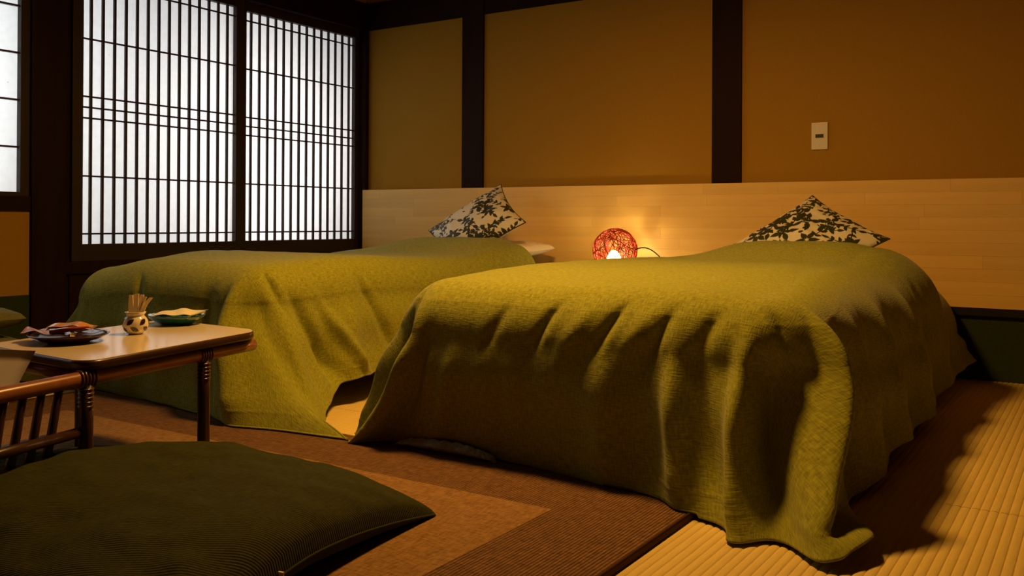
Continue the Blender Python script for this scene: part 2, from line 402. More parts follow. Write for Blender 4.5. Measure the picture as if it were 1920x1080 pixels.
def bedspread(label, X0, X1, Yf, Yh, r, Hfun, nodes, folds, dents, band, cr=.16, seed=1, NU=1150, tips=(), seam=None, rfun=None):
    """drape over a bed; wall rectangle X0..X1, Yf..Yh; r shoulder radius; nodes: ((x,y) on rectangle -> hem point)"""
    # perimeter of wall rectangle with corner radius cr, from head-left via foot to head-right
    Ls = (Yh-(Yf+cr)); La = cr*PI/2; Lf = X1-X0-2*cr
    tot = 2*Ls+2*La+Lf
    def per(u):
        u = np.asarray(u, float); P = np.zeros(u.shape+(2,)); N_ = np.zeros_like(P)
        a = u < Ls; P[a] = np.stack([np.full(a.sum(), X0), Yh-u[a]], -1); N_[a] = (-1, 0)
        b = (u >= Ls) & (u < Ls+La); th = (u[b]-Ls)/cr; n = np.stack([-np.cos(th), -np.sin(th)], -1); P[b] = np.array([X0+cr, Yf+cr])+n*cr; N_[b] = n
        c = (u >= Ls+La) & (u < Ls+La+Lf); P[c] = np.stack([X0+cr+(u[c]-Ls-La), np.full(c.sum(), Yf)], -1); N_[c] = (0, -1)
        d = (u >= Ls+La+Lf) & (u < Ls+2*La+Lf); th = (u[d]-Ls-La-Lf)/cr; n = np.stack([np.sin(th), -np.cos(th)], -1); P[d] = np.array([X1-cr, Yf+cr])+n*cr; N_[d] = n
        e = u >= Ls+2*La+Lf; P[e] = np.stack([np.full(e.sum(), X1), Yf+cr+(u[e]-Ls-2*La-Lf)], -1); N_[e] = (1, 0)
        return P, N_
    def uof(kind, v):
        """L,y / F,x / R,y / CL,deg / CR,deg"""
        if kind == 'L': return Yh-v
        if kind == 'CL': return Ls+math.radians(v)*cr
        if kind == 'F': return Ls+La+(v-X0-cr)
        if kind == 'CR': return Ls+La+Lf+math.radians(v)*cr
        return Ls+2*La+Lf+(v-Yf-cr)
    us = np.linspace(0, tot, NU); P, N_ = per(us)
    E = pchip([uof(*k) for k, _ in nodes], [v for _, v in nodes], us)
    rows = []; uv = []
    Cc = np.array([(X0+X1)/2, Yh])
    if rfun: r = rfun(us, uof)
    else: r = np.full(NU, r)
    Sin = P-N_*r[:, None]                                   # where the shoulder starts
    NT = 90
    def topz(x, y): return Hfun(x, y)
    rho = np.linspace(0.0, 1, NT)**.8
    for t in rho:
        q = Cc+(Sin-Cc)*t; z = topz(q[:, 0], q[:, 1]); z = z+.0025*vnoise(q[:, 0]*9, q[:, 1]*9, seed)+.0012*vnoise(q[:, 0]*22, q[:, 1]*22, seed+3)
        rows.append(np.stack([q[:, 0], q[:, 1], z], -1)); uv.append(q.copy())
    zS = topz(Sin[:, 0], Sin[:, 1])
    NA = 40; NS = 90
    def Fo(s):   # fold displacement at arc distance s (metres from shoulder start)
        F = np.zeros(NU)
        for (k, v, wd, amp, s0, s1, lean) in folds:
            uc = uof(k, v); env = smooth(s0, s1, s)
            wds = wd*(1+.25*s/.5)
            F += amp*env*np.exp(-((us-uc-lean*np.maximum(0, s-s0))/wds)**2)
        for (k, v, wd, amp, s0, sw, lean) in dents:
            uc = uof(k, v); env = np.exp(-((s-s0)/sw)**2)
            F += amp*env*np.exp(-((us-uc-lean*(s-s0))/wd)**2)
        F += smooth(.1, .5, s)*.009*vnoise(us*11, s*1.6, seed+5)
        F += smooth(.0, .3, s)*.003*vnoise(us*30, s*4, seed+6)
        return F
    zw = zS-r                                      # top of the vertical part
    for i in range(1, NA+1):
        a = PI/2*i/NA; s = r*a
        q = Sin+N_*(r*math.sin(a)+Fo(s)*min(1, a))[:, None]; S2 = s[:, None]; z = zS-r*(1-math.cos(a))+.002*vnoise(q[:, 0]*9, q[:, 1]*9, seed)
        if seam: q = q+N_*(0.0007*np.exp(-((s-seam(us))/.005)**2))[:, None]; z = z+.0006*np.exp(-((s-seam(us))/.005)**2)
        rows.append(np.stack([q[:, 0], q[:, 1], z], -1)); uv.append(P-N_*r[:, None]+N_*S2)
    hz = E[:, 2]; top = P; H2 = E[:, :2]
    bandz = .0018
    for i in range(1, NS+1):
        t = i/NS; s = r*PI/2+t*.36
        g = t**1.6
        q = top*(1-g)+H2*g
        bul = .022*math.sin(PI*min(1, t*1.35))**2*(1-t)
        # normal of the drape turns from the bed's edge to the hem curve's
        tg = np.gradient(q, axis=0); nn = np.stack([tg[:, 1], -tg[:, 0]], -1); nn /= (np.linalg.norm(nn, axis=1)[:, None]+1e-9)
        sgn = np.sign((nn*N_).sum(1)); nn = N_*(1-.5*t)+nn*sgn[:, None]*.5*t; nn /= (np.linalg.norm(nn, axis=1)[:, None]+1e-9)
        fo = Fo(s)*(1-.45*smooth(.75, 1, np.array([t]))[0])+bul
        bd = band*math.exp(-((t-.86)/.008)**2)+band*.8*(t > .985)
        q = q+nn*(fo+bd)[:, None]
        z = zw*(1-t)+hz*t
        for (k, v, wd, dx, dy, dz, t0) in tips:
            e_ = np.exp(-((us-uof(k, v))/wd)**2)*smooth(t0, 1.0, np.array([t]))[0]
            q = q+np.stack([dx*e_, dy*e_], -1); z = z+dz*e_
        rows.append(np.stack([q[:, 0], q[:, 1], z], -1)); uv.append(P+N_*(s-r)[:, None])
    R = np.array(rows); n1 = len(rows)
    on_rug = (R[..., 0] < 3.065) & (R[..., 1] < -2.185)
    R[..., 2] = np.maximum(R[..., 2], np.where(on_rug, .0135, .004))
    UV = np.array(uv)
    V = R.reshape(-1, 3); F = []
    idx = np.arange(n1*NU).reshape(n1, NU)
    F = np.stack([idx[:-1, :-1], idx[1:, :-1], idx[1:, 1:], idx[:-1, 1:]], -1).reshape(-1, 4)
    me = bpy.data.meshes.new('bedspread'); me.vertices.add(len(V)); me.vertices.foreach_set('co', V.ravel())
    me.loops.add(F.size); me.polygons.add(len(F)); me.loops.foreach_set('vertex_index', F.ravel()); me.polygons.foreach_set('loop_start', np.arange(0, F.size, 4)); me.polygons.foreach_set('loop_total', np.full(len(F), 4))
    me.update(calc_edges=True); me.validate()
    u_ = me.uv_layers.new(name='UVMap'); u_.data.foreach_set('uv', UV.reshape(-1, 2)[F.ravel()].ravel())
    me.polygons.foreach_set('use_smooth', [True]*len(me.polygons)); me.materials.append(M['spread'])
    o = bpy.data.objects.new('bedspread', me); C.objects.link(o)
    so = o.modifiers.new('thick', 'SOLIDIFY'); so.thickness = .0035; so.offset = 1
    return tag(o, label, 'bedspread')

def g(x, c, w): return np.exp(-((x-c)/w)**2)
def H2f(x, y):
    z = .492-.014*g(x, 2.08, .12)+.012*g(y, -1.3, .5)-.012*smooth(2.95, 3.18, x)-.016*smooth(-1.8, -2.1, y)
    ridge = .074*smooth(2.30, 2.68, x)*(1-smooth(2.98, 3.32, x))*(smooth(-1.05, -.66, y))*(1-.98*smooth(-.60, -.50, y))
    low = -.075*smooth(-.60, -.50, y)*smooth(2.15, 2.35, x)*(1-smooth(3.05, 3.15, x))
    return z+ridge+low
nodes2 = [(('L', -.10), (2.04, -.10, .05)), (('L', -1.2), (2.01, -1.2, .05)), (('L', -1.75), (1.985, -1.76, .04)), (('L', -2.0), (1.995, -2.02, .025)),
          (('CL', 25), (1.965, -2.18, .006)), (('CL', 60), (2.01, -2.262, .006)), (('F', 2.22), (2.10, -2.20, .015)), (('F', 2.34), (2.30, -2.185, .02)),
          (('F', 2.55), (2.53, -2.20, .012)), (('F', 2.73), (2.735, -2.225, .008)), (('F', 2.95), (3.0, -2.30, .006)), (('F', 3.04), (3.12, -2.36, .006)),
          (('F', 3.12), (3.205, -2.43, .006)), (('CR', 22), (3.27, -2.440, .006)), (('CR', 46), (3.345, -2.455, .006)), (('CR', 64), (3.355, -2.37, .008)), (('CR', 86), (3.345, -2.20, .012)),
          (('R', -1.95), (3.335, -1.98, .02)), (('R', -1.6), (3.34, -1.6, .05)), (('R', -1.2), (3.345, -1.2, .045)), (('R', -.8), (3.32, -.8, .05)), (('R', -.4), (3.34, -.4, .08)), (('R', -.10), (3.36, -.10, .09))]
folds2 = [('F', 3.150, .020, .070, .10, .36, -.10), ('CR', 34, .050, -.105, .12, .38, -.08), ('CR', 80, .019, .085, .03, .28, -.21), ('R', -2.0, .04, -.04, .1, .35, 0),
          ('F', 2.98, .022, .042, .14, .38, -.04), ('F', 2.90, .05, -.014, .14, .4, 0), ('F', 2.79, .035, .016, .15, .4, 0), ('F', 3.03, .03, -.022, .14, .36, .05),
          ('F', 2.60, .08, -.010, .15, .4, 0), ('CL', 75, .020, .040, .1, .34, -.05), ('CL', 50, .020, -.080, .1, .36, -.05), ('CL', 26, .020, .050, .1, .36, -.02), ('CL', 5, .02, -.03, .1, .4, 0),
          ('F', 2.27, .02, -.03, .12, .4, -.15), ('F', 2.35, .02, .016, .2, .42, -.15),
          ('R', -1.85, .04, .03, .1, .4, 0), ('R', -1.68, .04, -.02, .1, .4, 0), ('R', -1.50, .04, .025, .1, .4, 0), ('R', -1.32, .05, -.02, .1, .4, 0), ('R', -1.10, .05, .028, .1, .4, 0), ('R', -.85, .05, -.02, .1, .4, 0), ('R', -.6, .05, .02, .1, .4, 0)]
dents2 = [('F', 2.62, .018, -.016, .17, .07, -.5), ('F', 2.80, .018, -.018, .16, .07, -.5), ('F', 2.93, .018, -.016, .18, .08, -.4), ('F', 2.47, .02, -.010, .19, .06, -.5),
          ('F', 3.05, .022, -.016, .15, .06, -.3), ('CR', 35, .02, -.020, .13, .06, .3), ('F', 2.71, .03, .012, .18, .08, -.5), ('F', 2.87, .03, .012, .18, .08, -.5), ('CL', 60, .02, -.02, .16, .07, .3)]
bedspread('olive green bedspread draped over the right bed, its corner trailing on the tatami', 2.09, 3.29, -2.235, -.10, .135, H2f, nodes2, folds2, dents2, .0018, cr=.17, seed=3, tips=[('CR', 62, .055, .070, .020, .030, .84), ('CL', 68, .02, -.03, -.02, .0, .8)], seam=lambda u: .125+.0*u, rfun=lambda us, uof: .135+.085*smooth(uof('R', -2.06), uof('R', -1.5), us))

def H1f(x, y):
    z = .488+.012*g(y, -1.95, .3)*g(x, .8, .5)-.024*g(y, -1.12, .22)*smooth(.9, .5, x)-.045*smooth(.95, .58, x)*smooth(-1.6, -2.1, y)
    z = z+.020*g(y, -1.7, .35)
    ridge = .070*smooth(.52, 1.0, x)*(1-smooth(1.34, 1.56, x))*smooth(-1.0, -.62, y)*(1-.98*smooth(-.55, -.45, y))
    low = -.07*smooth(-.55, -.45, y)*smooth(.6, .75, x)*(1-smooth(1.45, 1.52, x))
    return z+ridge+low
nodes1 = [(('L', -.10), (.44, -.10, .05)), (('L', -1.6), (.42, -1.6, .04)), (('L', -1.95), (.20, -1.98, .02)), (('CL', 20), (.10, -2.20, .006)), (('CL', 60), (.28, -2.27, .006)),
          (('F', .72), (.60, -2.21, .006)), (('F', .88), (.84, -2.205, .006)), (('F', 1.1), (1.1, -2.245, .006)), (('F', 1.30), (1.36, -2.28, .006)), (('CR', 8), (1.56, -2.30, .006)),
          (('CR', 30), (1.74, -2.285, .006)), (('CR', 50), (1.885, -2.265, .006)), (('CR', 72), (1.76, -2.15, .012)), (('R', -1.98), (1.68, -2.02, .045)), (('R', -1.88), (1.625, -1.88, .085)),
          (('R', -1.78), (1.60, -1.77, .098)), (('R', -1.4), (1.59, -1.4, .10)), (('R', -.10), (1.58, -.1, .09))]
folds1 = [('R', -2.10, .026, -.045, .12, .34, .50), ('R', -1.99, .020, .030, .12, .36, .50), ('R', -1.78, .022, -.022, .05, .25, .45), ('CR', 8, .024, .050, .04, .32, .0), ('CR', 48, .028, -.035, .1, .40, .04), ('CR', 80, .03, .028, .1, .42, .0), ('R', -1.93, .03, -.028, .12, .42, 0), ('R', -1.80, .03, .020, .12, .4, -.05), ('R', -1.5, .06, .010, .15, .4, 0),
          ('R', -1.66, .05, -.008, .15, .4, 0), ('F', 1.18, .06, -.012, .1, .4, 0), ('F', .9, .05, .012, .1, .4, 0), ('CL', 70, .04, -.03, .1, .4, 0), ('CL', 45, .04, .02, .1, .4, 0), ('F', 1.32, .04, -.030, .06, .35, .0)]
dents1 = [('CR', 70, .02, -.018, .15, .08, .4), ('R', -1.7, .02, -.010, .12, .07, .5), ('F', .95, .02, -.01, .16, .05, .4), ('CR', 0, .02, -.014, .17, .06, -.3)]
bedspread('olive green bedspread draped over the left bed beside the shoji', .50, 1.55, -2.225, -.10, .125, H1f, nodes1, folds1, dents1, .0018, cr=.13, seed=8, tips=[('CR', 52, .03, .12, .0, .0, .72)], seam=lambda u: .185+.0*u)

# the beds underneath
def rbox(name, lo, hi, m, parent, bev):
    o = box(name, lo, hi, m, parent, bev); return o
def bed(label, x0, x1, yf, rub=False):
    t = thing('bed', label, 'bed', ((x0+x1)/2, (yf-.05)/2, 0), 0, None)
    box('bed_frame', (x0, yf+.02, .06), (x1, -.05, .17), M['wood_frame'], t, .01)
    rbox('mattress', (x0+.01, yf+.03, .17), (x1-.01, -.05, .37), M['sheet'], t, .04)
    for x in (x0+.05, x1-.12):
        for y in (yf+.12, -.2): box('leg', (x, y, 0), (x+.07, y+.07, .06), M['wood_frame'], t)
    return t
b2 = bed('right bed beneath its spread, crinkled pale cover showing low at the foot', 2.20, 3.18, -2.13)
bed('left bed beneath its spread, standing beside the shoji', .62, 1.43, -2.10)
def cover_fringe():
    # crinkled pale mattress cover peeping out below the spread at the foot of the right bed
    V = []; F = []; n = 60; m = 8; t = b2.location
    for i in range(n+1):
        u = i/n; x = 2.13+u*.34
        for j in range(m+1):
            v = j/m; h = .032*math.sin(PI*min(1, u*1.02))**.4
            y = -2.215-.018*math.sin(PI*v)-.003*math.sin(i*1.1+3*math.sin(i*.4))*v
            V.append((x-t.x, y-t.y, .0125+h*v*(1+.05*math.sin(i*.9))-t.z))
    for i in range(n):
        for j in range(m): a = i*(m+1)+j; F.append((a, a+m+1, a+m+2, a+1))
    o = mesh_obj('cover_hem', V, F, M['sheet'], b2, True); o['label'] = 'crinkled pale grey hem of the mattress cover'
cover_fringe()

# ---------------------------------------------------------------- pillows and cushions
def pillow_mesh(size, thick, n=60, pinch=.06, power=.45, both=True, seamz=None, seed=0, wr=.004):
    """grid of a stuffed square; returns two sided verts arrays (local x,y,z) and faces"""
    u = np.linspace(-1, 1, n+1); U, Vv = np.meshgrid(u, u, indexing='ij')
    ax = 1-pinch*(1-Vv**2)*np.abs(U)**3; ay = 1-pinch*(1-U**2)*np.abs(Vv)**3
    X = U*ax*size[0]/2; Y = Vv*ay*size[1]/2
    env = np.clip((1-U**2), 0, 1)**power*np.clip((1-Vv**2), 0, 1)**power
    wn = wr*vnoise(U*4+9, Vv*4+5, seed)*env+wr*.5*vnoise(U*9+9, Vv*9+5, seed+1)*np.clip(env*3, 0, 1)
    S = np.zeros_like(X) if seamz is None else seamz(U, Vv)
    T = S+thick[0]*env+wn; B = S-thick[1]*env+wn*.5
    V = np.concatenate([np.stack([X, Y, T], -1).reshape(-1, 3), np.stack([X, Y, B], -1).reshape(-1, 3)])
    idx = np.arange((n+1)**2).reshape(n+1, n+1)
    ft = np.stack([idx[:-1, :-1], idx[1:, :-1], idx[1:, 1:], idx[:-1, 1:]], -1).reshape(-1, 4)
    fb = ft[:, ::-1]+(n+1)**2
    edge = [(i, 0) for i in range(n+1)]+[(n, j) for j in range(1, n+1)]+[(i, n) for i in range(n-1, -1, -1)]+[(0, j) for j in range(n-1, 0, -1)]
    e = [idx[a, b] for a, b in edge]
    return V, np.concatenate([ft, fb]), e, U, Vv
def np_mesh(name, V, F, m, parent=None, uv=None):
    me = bpy.data.meshes.new(name); me.vertices.add(len(V)); me.vertices.foreach_set('co', np.asarray(V, float).ravel())
    me.loops.add(F.size); me.polygons.add(len(F)); me.loops.foreach_set('vertex_index', F.ravel()); me.polygons.foreach_set('loop_start', np.arange(0, F.size, 4)); me.polygons.foreach_set('loop_total', np.full(len(F), 4))
    me.update(calc_edges=True); me.polygons.foreach_set('use_smooth', [True]*len(me.polygons)); me.materials.append(m)
    if uv is not None:
        l = me.uv_layers.new(name='UVMap'); l.data.foreach_set('uv', np.asarray(uv)[F.ravel()].ravel())
    o = bpy.data.objects.new(name, me); C.objects.link(o)
    if parent: o.parent = parent
    return o

def floral_print(U, V, seed):
    """1 where the dark print of roses, leaves and stems lies; U,V in -1..1"""
    rnd = random.Random(seed); out = np.zeros_like(U)
    def leaf(x, y, a, l, w_):
        dx = (U-x)*math.cos(a)+(V-y)*math.sin(a); dy = -(U-x)*math.sin(a)+(V-y)*math.cos(a)
        t = np.clip(dx/l, 0, 1); hw = w_*np.sin(PI*t**.8)*(1-.25*t)
        out[(np.abs(dy) < hw) & (dx > 0) & (dx < l)] = 1
    def stem(x, y, a, l, c):
        n = 14
        for i in range(n):
            nx = x+math.cos(a)*l/n; ny = y+math.sin(a)*l/n
            ex, ey = nx-x, ny-y; L2 = ex*ex+ey*ey
            t = np.clip(((U-x)*ex+(V-y)*ey)/L2, 0, 1); d = np.hypot(U-x-t*ex, V-y-t*ey); out[d < .0085] = 1
            x, y = nx, ny; a += c/n
            yield x, y, a, i
    def sprig(x, y, a, k, s):
        for (sx, sy, sa, i) in stem(x, y, a, .42*s, rnd.uniform(-1.2, 1.2)):
            if i % 4 == 2:
                leaf(sx, sy, sa+rnd.uniform(.7, 1.1), .12*s, .033*s); leaf(sx, sy, sa-rnd.uniform(.7, 1.1), .12*s, .033*s)
        leaf(sx, sy, sa, .15*s, .04*s)
    def rose(x, y, r):
        th = np.arctan2(V-y, U-x); d = np.hypot(U-x, V-y)
        out[d < r*(1+.16*np.cos(5*th+rnd.random()*6))] = 1
        out[(np.abs(d-r*.55-.012*np.sin(3*th)) < .006) & (np.sin(th*2.5+1) > -.2)] = 0
        for k in range(5): leaf(x+r*.8*math.cos(k*1.257+.4), y+r*.8*math.sin(k*1.257+.4), k*1.257+.4+rnd.uniform(-.3, .3), .15, .042)
    def daisy(x, y, s):
        a0 = rnd.random()*6
        for k in range(6): leaf(x+.02*math.cos(a0+k*1.05), y+.02*math.sin(a0+k*1.05), a0+k*1.05, .15*s, .04*s)
    k = 0
    step = .37
    for i in range(-3, 3):
        for j in range(-4, 3):
            x = (i+.5)*step+rnd.uniform(-.09, .09)+(j % 2)*step*.3; y = (j+.5)*step+rnd.uniform(-.09, .09)
            c = rnd.random()
            if c < .30: rose(x, y, .075)
            elif c < .72: daisy(x, y, rnd.uniform(.9, 1.2))
            sprig(x+.05, y, rnd.random()*6.28, 0, rnd.uniform(.7, 1.0))
            sprig(x-.12, y+.12, rnd.random()*6.28, 0, rnd.uniform(.55, .8))
            for q in range(2):
                a = rnd.random()*6.28; leaf(x+rnd.uniform(-.2, .2), y+rnd.uniform(-.2, .2), a, .07, .02)
    return out

def scatter_cushion(label, L_, T_, R_, seed, bend):
    """square cushion given three of its corners in the room (left, top, right)"""
    L_, T_, R_ = map(Vector, (L_, T_, R_)); B_ = L_+R_-T_; c = (L_+R_)/2
    ex = (T_-L_).normalized(); ey = (T_-R_).normalized(); ez = ex.cross(ey).normalized()
    if ez.y > 0: ez = -ez                      # front of the cushion faces the room
    a = (T_-L_).length
    V, F, e, U, Vv = pillow_mesh((a, a), (.062, .055), n=280, pinch=.10, power=.50, seed=seed, wr=.006)
    pr = floral_print(U/1.35, Vv/1.35, seed).reshape(-1)
    hand = ex.cross(ey).dot(ez)
    W = V[:, :1]*np.array(ex)+V[:, 1:2]*np.array(ey)+V[:, 2:3]*np.array(ez)
    # the bottom corner folds back where it is tucked behind the quilt
    wgt = np.clip((-(U+Vv)/2-.15)/.85, 0, 1).reshape(-1)**1.6; wgt = np.concatenate([wgt, wgt])
    W[:, 1] += wgt*bend[0]; W[:, 2] += wgt*bend[1]
    o = np_mesh('cover', W, F if hand > 0 else F[:, ::-1], M['floral'])
    at = o.data.attributes.new('print', 'FLOAT', 'POINT'); at.data.foreach_set('value', np.concatenate([pr, pr*0]).astype(np.float32))
    t = thing('cushion', label, 'cushion', c); o.parent = t
    pts = [Vector(W[i]) for i in e[::4]]
    V2, F2 = tube(pts, .0028, 6, close=True); mesh_obj('piping', V2, F2, M['piping'], t, True)['label'] = 'dark piping along the seam'
scatter_cushion('floral black and cream cushion leaning on the headboard beside the cream pillow', (.79, -.38, .59), (1.11, -.17, .835), (1.42, -.42, .64), 4, (.16, .03))
scatter_cushion('floral black and cream cushion with its corner up at the head of the right bed', (2.45, -.41, .54), (2.72, -.12, .762), (3.08, -.33, .58), 11, (.14, .04))

def sleeping_pillow(label, loc, rz, size=(.62, .38)):
    V, F, e, U, Vv = pillow_mesh(size, (.062, .04), n=60, pinch=.02, power=.36, seed=5, wr=.008)
    o = np_mesh('pillow', V, F, M['pillow']); o.location = loc; o.rotation_euler = (0.05, -.04, rz)
    tag(o, label, 'pillow')
sleeping_pillow('cream sleeping pillow lying on the left bed under the floral cushion', (1.10, -.25, .482), -.12, (.58, .36))
sleeping_pillow('cream sleeping pillow mostly hidden behind the cushion of the right bed', (2.80, -.27, .452), .05, (.52, .36))

# ---------------------------------------------------------------- bedside lamp on a low stand
def nightstand():
    t = thing('nightstand', 'low wooden stand hidden between the beds under the glowing lamp', 'nightstand', (1.84, -.24, 0))
    box('stand_top', (1.67, -.42, .375), (2.01, -.05, .40), M['wood_frame'], t, .004)
    for x in (1.69, 1.96):
        for y in (-.40, -.10): box('leg', (x, y, 0), (x+.03, y+.03, .375), M['wood_frame'], t)
nightstand()
def lamp():
    c = Vector((1.815, -.235, .505)); R = .105
    t = thing('table_lamp', 'glowing ball lamp of tangled red-brown vine between the beds', 'lamp', (c.x, c.y, .40))
    rnd = random.Random(2); V = []; F = []
    for i in range(44):
        ax = Vector((rnd.gauss(0, 1), rnd.gauss(0, 1), rnd.gauss(0, 1))).normalized()
        a = ax.orthogonal().normalized(); b = ax.cross(a); ph = rnd.random()*6; off = rnd.uniform(-.75, .75); amp = rnd.uniform(.02, .16); k = rnd.choice((2, 3, 5))
        pts = []
        for j in range(40):
            th = 2*PI*j/40; h = off+amp*math.sin(k*th+ph); h = max(-.97, min(.97, h)); rr = math.sqrt(1-h*h)
            p = (a*math.cos(th)+b*math.sin(th))*rr+ax*h; p = p*R*(1-rnd.random()*.0-.02*math.sin(3*th+ph))
            if p.z < -R*.93: p.z = -R*.93
            pts.append(p+c-t.location)
        v, f = tube(pts, 0.0014+.0007*rnd.random(), 5, close=True); k0 = len(V); V += v; F += [tuple(q+k0 for q in x) for x in f]
    mesh_obj('vine_shell', V, F, M['wire'], t, True)
    v, f = lathe([(0.0, .0), (.045, 0), (.045, .012), (.018, .016), (.018, .03), (.0, .03)], 24); o = mesh_obj('base', v, f, M['black'], t)
    bp = Vector((.012, -.035, .060))
    v, f = lathe([(0.001, -.024), (.012, -.021), (.021, -.008), (.022, .003), (.015, .018), (.008, .026), (0.001, .028)], 20)
    o = mesh_obj('bulb', [Vector(q)*1.65 for q in v], f, M['bulb'], t, True); o.location = bp
    l = bpy.data.lights.new('lamp_glow', 'POINT'); l.energy = 19; l.color = (1, .43, .07); l.shadow_soft_size = .028
    lo = bpy.data.objects.new('lamp_glow', l); C.objects.link(lo); lo.location = t.location+bp+Vector((0, 0, .0)); 
    o.visible_shadow = True
    # cord arching from the ball down behind the right bed
    P0 = Vector((1.915, -.235, .480)); pts = []
    for i in range(30):
        u = i/29; pts.append(Vector((1.90+.17*u, -.235+.02*u, .485+.040*math.sin(PI*min(1, u*.95+.1))-.03*u*u))-t.location)
    pts += [Vector((2.075, -.2, .43))-t.location, Vector((2.06, -.15, .30))-t.location, Vector((2.03, -.1, .1))-t.location, Vector((2.0, -.06, .01))-t.location]
    v, f = tube(pts, .0028, 8); mesh_obj('cord', v, f, M['cord'], t, True)['label'] = 'black cord arching out of the ball'
    return t, bp
lamp()

# ---------------------------------------------------------------- low rattan table with a rack
ua = Vector((.218, -.976, 0)); va = Vector((-.998, .05, 0))
T0 = Vector((1.922, -2.530, 0))                 # right near corner of the table top
def TP(u, v, z=0): return T0+ua*u+va*v+Vector((0, 0, z))
def table():
    t = thing('side_table', 'low rattan side table with cream top and slatted rack', 'table', (TP(.27, .22).x, TP(.27, .22).y, 0))
    o = t.location
    def rr(inset, z, r=.055, L_=.60, W_=.44, n=8):
        pts = []
        for cx, cy, a0 in ((L_-r, r, -PI/2), (L_-r, W_-r, 0), (r, W_-r, PI/2), (r, r, PI)):
            for k in range(n+1):
                a = a0+PI/2*k/n; p = TP(cx+(r-inset)*math.cos(a), cy+(r-inset)*math.sin(a), z)-o; pts.append(p)
        return pts
    def loft(rings, capt=True, capb=True):
        V = []; F = []; n = len(rings[0])
        for r_ in rings: V += r_
        for i in range(len(rings)-1):
            for k in range(n): F.append((i*n+k, i*n+(k+1) % n, (i+1)*n+(k+1) % n, (i+1)*n+k))
        if capb: F.append(tuple(range(n))[::-1])
        if capt: F.append(tuple((len(rings)-1)*n+k for k in range(n)))
        return V, F
    z = .35
    V, F = loft([rr(.004, z-.004), rr(.004, z), rr(.0045, z+.0005)]); mesh_obj('tabletop', V, F, M['laminate'], t)['label'] = 'cream laminate table top'
    V, F = loft([rr(.012, z-.022), rr(.003, z-.020), rr(0, z-.015), rr(0, z-.006), rr(.002, z-.001), rr(.004, z-.0008), rr(.0045, z-.004)], capt=False); mesh_obj('edge_band', V, F, M['rattan_dark'], t, True)['label'] = 'dark rounded edge of the top'
    # rails under the top; the near and far ones run on past the top to carry the rack
    zr = z-.0385
    def rail(name, pts, r, m):
        v, f = tube([p-o for p in pts], r, 14); return mesh_obj(name, v, f, m, t, True)
    rail('rail', [TP(.012+.05*i, .026, zr) for i in range(22)], .0160, M['rattan'])
    rail('rail', [TP(.012+.05*i, .40, zr) for i in range(22)], .0160, M['rattan'])
    rail('rail', [TP(.03, .026, zr), TP(.03, .40, zr)], .0150, M['rattan'])
    rail('rail', [TP(.56, .026, zr-.004), TP(.56, .40, zr-.004)], .0140, M['rattan'])
    rail('rail', [TP(1.04, .026, zr), TP(1.04, .41, zr)], .0150, M['rattan'])
    for u, v in ((.205, .026), (.575, .026), (1.0, .026), (.335, .40), (1.0, .40)):
        if True:
            rail('leg', [TP(u, v, 0.0105), TP(u, v, .1), TP(u, v, .2), TP(u, v, zr)], .0150, M['rattan_dark'])
            bt = []
            for k in range(5):   # cane binding round the joint
                uu = u-.018+.009*k; pts = [TP(uu, v+.0175*math.cos(a), zr+.0175*math.sin(a))-o for a in np.linspace(0, 2*PI, 17)[:-1]]
                bt.append(tube(pts, .0030, 6, close=True))
            for k in range(5):
                zz = zr-.022-.009*k; pts = [TP(u+.0165*math.cos(a), v+.0165*math.sin(a), zz)-o for a in np.linspace(0, 2*PI, 17)[:-1]]
                bt.append(tube(pts, .0024, 6, close=True))
            V = []; F = []
            for v_, f_ in bt: k0 = len(V); V += v_; F += [tuple(q+k0 for q in x) for x in f_]
            mesh_obj('binding', V, F, M['binding'], t, True)
    # rack: leaning slats between the near rail and a low bar, plus a mid bar
    rail('stretcher', [TP(.575, .032, .200), TP(1.0, .032, .200)], .011, M['rattan_dark'])
    rail('stretcher', [TP(.445, .40, .10), TP(1.0, .40, .10)], .013, M['rattan_dark'])
    rail('stretcher', [TP(.445, .06, .045), TP(1.0, .06, .045)], .013, M['rattan_dark'])
    for i in range(9):
        u0 = .640+.043*i; v, f = tube([TP(u0, .028, zr)-o, TP(u0+.012, .045, .2)-o, TP(u0+.045, .065, .035)-o], [.0085, .0095, .0100], 8)
        mesh_obj('slat', v, f, M['rattan_dark'], t, True)
    for i in range(9):
        u0 = .640+.043*i; v, f = tube([TP(u0, .41, zr)-o, TP(u0+.01, .40, .10)-o], .010, 8)
        mesh_obj('slat', v, f, M['rattan_dark'], t, True)
table()
ZT = .3508
def newspaper():
    # grey folded sheet standing in the rack, leaning
    c = [TP(.635, .135, .367), TP(.96, .135, .42), TP(1.0, .12, .06), TP(.80, .12, .10)]
    o0 = c[0]; V = []; F = []; n = 12
    for s in (0, .006):
        for i in range(n+1):
            for j in range(n+1):
                a, b = i/n, j/n; p = c[0]*(1-a)*(1-b)+c[1]*a*(1-b)+c[2]*a*b+c[3]*(1-a)*b
                p = p+va*(s+.012*math.sin(PI*b)+.004*math.sin(7*a))-o0; V.append(p)
    m = (n+1)**2
    for i in range(n):
        for j in range(n):
            a = i*(n+1)+j; F.append((a, a+n+1, a+n+2, a+1)); F.append((a+m+1, a+n+2+m, a+n+1+m, a+m))
    ring = [(i, 0) for i in range(n+1)]+[(n, j) for j in range(1, n+1)]+[(i, n) for i in range(n-1, -1, -1)]+[(0, j) for j in range(n-1, 0, -1)]
    rr_ = [i*(n+1)+j for i, j in ring]
    for k in range(len(rr_)): a, b = rr_[k], rr_[(k+1) % len(rr_)]; F.append((a, b, b+m, a+m))
    o = mesh_obj('newspaper', V, F, M['grey'], None, True); o.location = o0
    tag(o, 'grey folded newspaper standing in the slatted rack of the low table', 'newspaper')
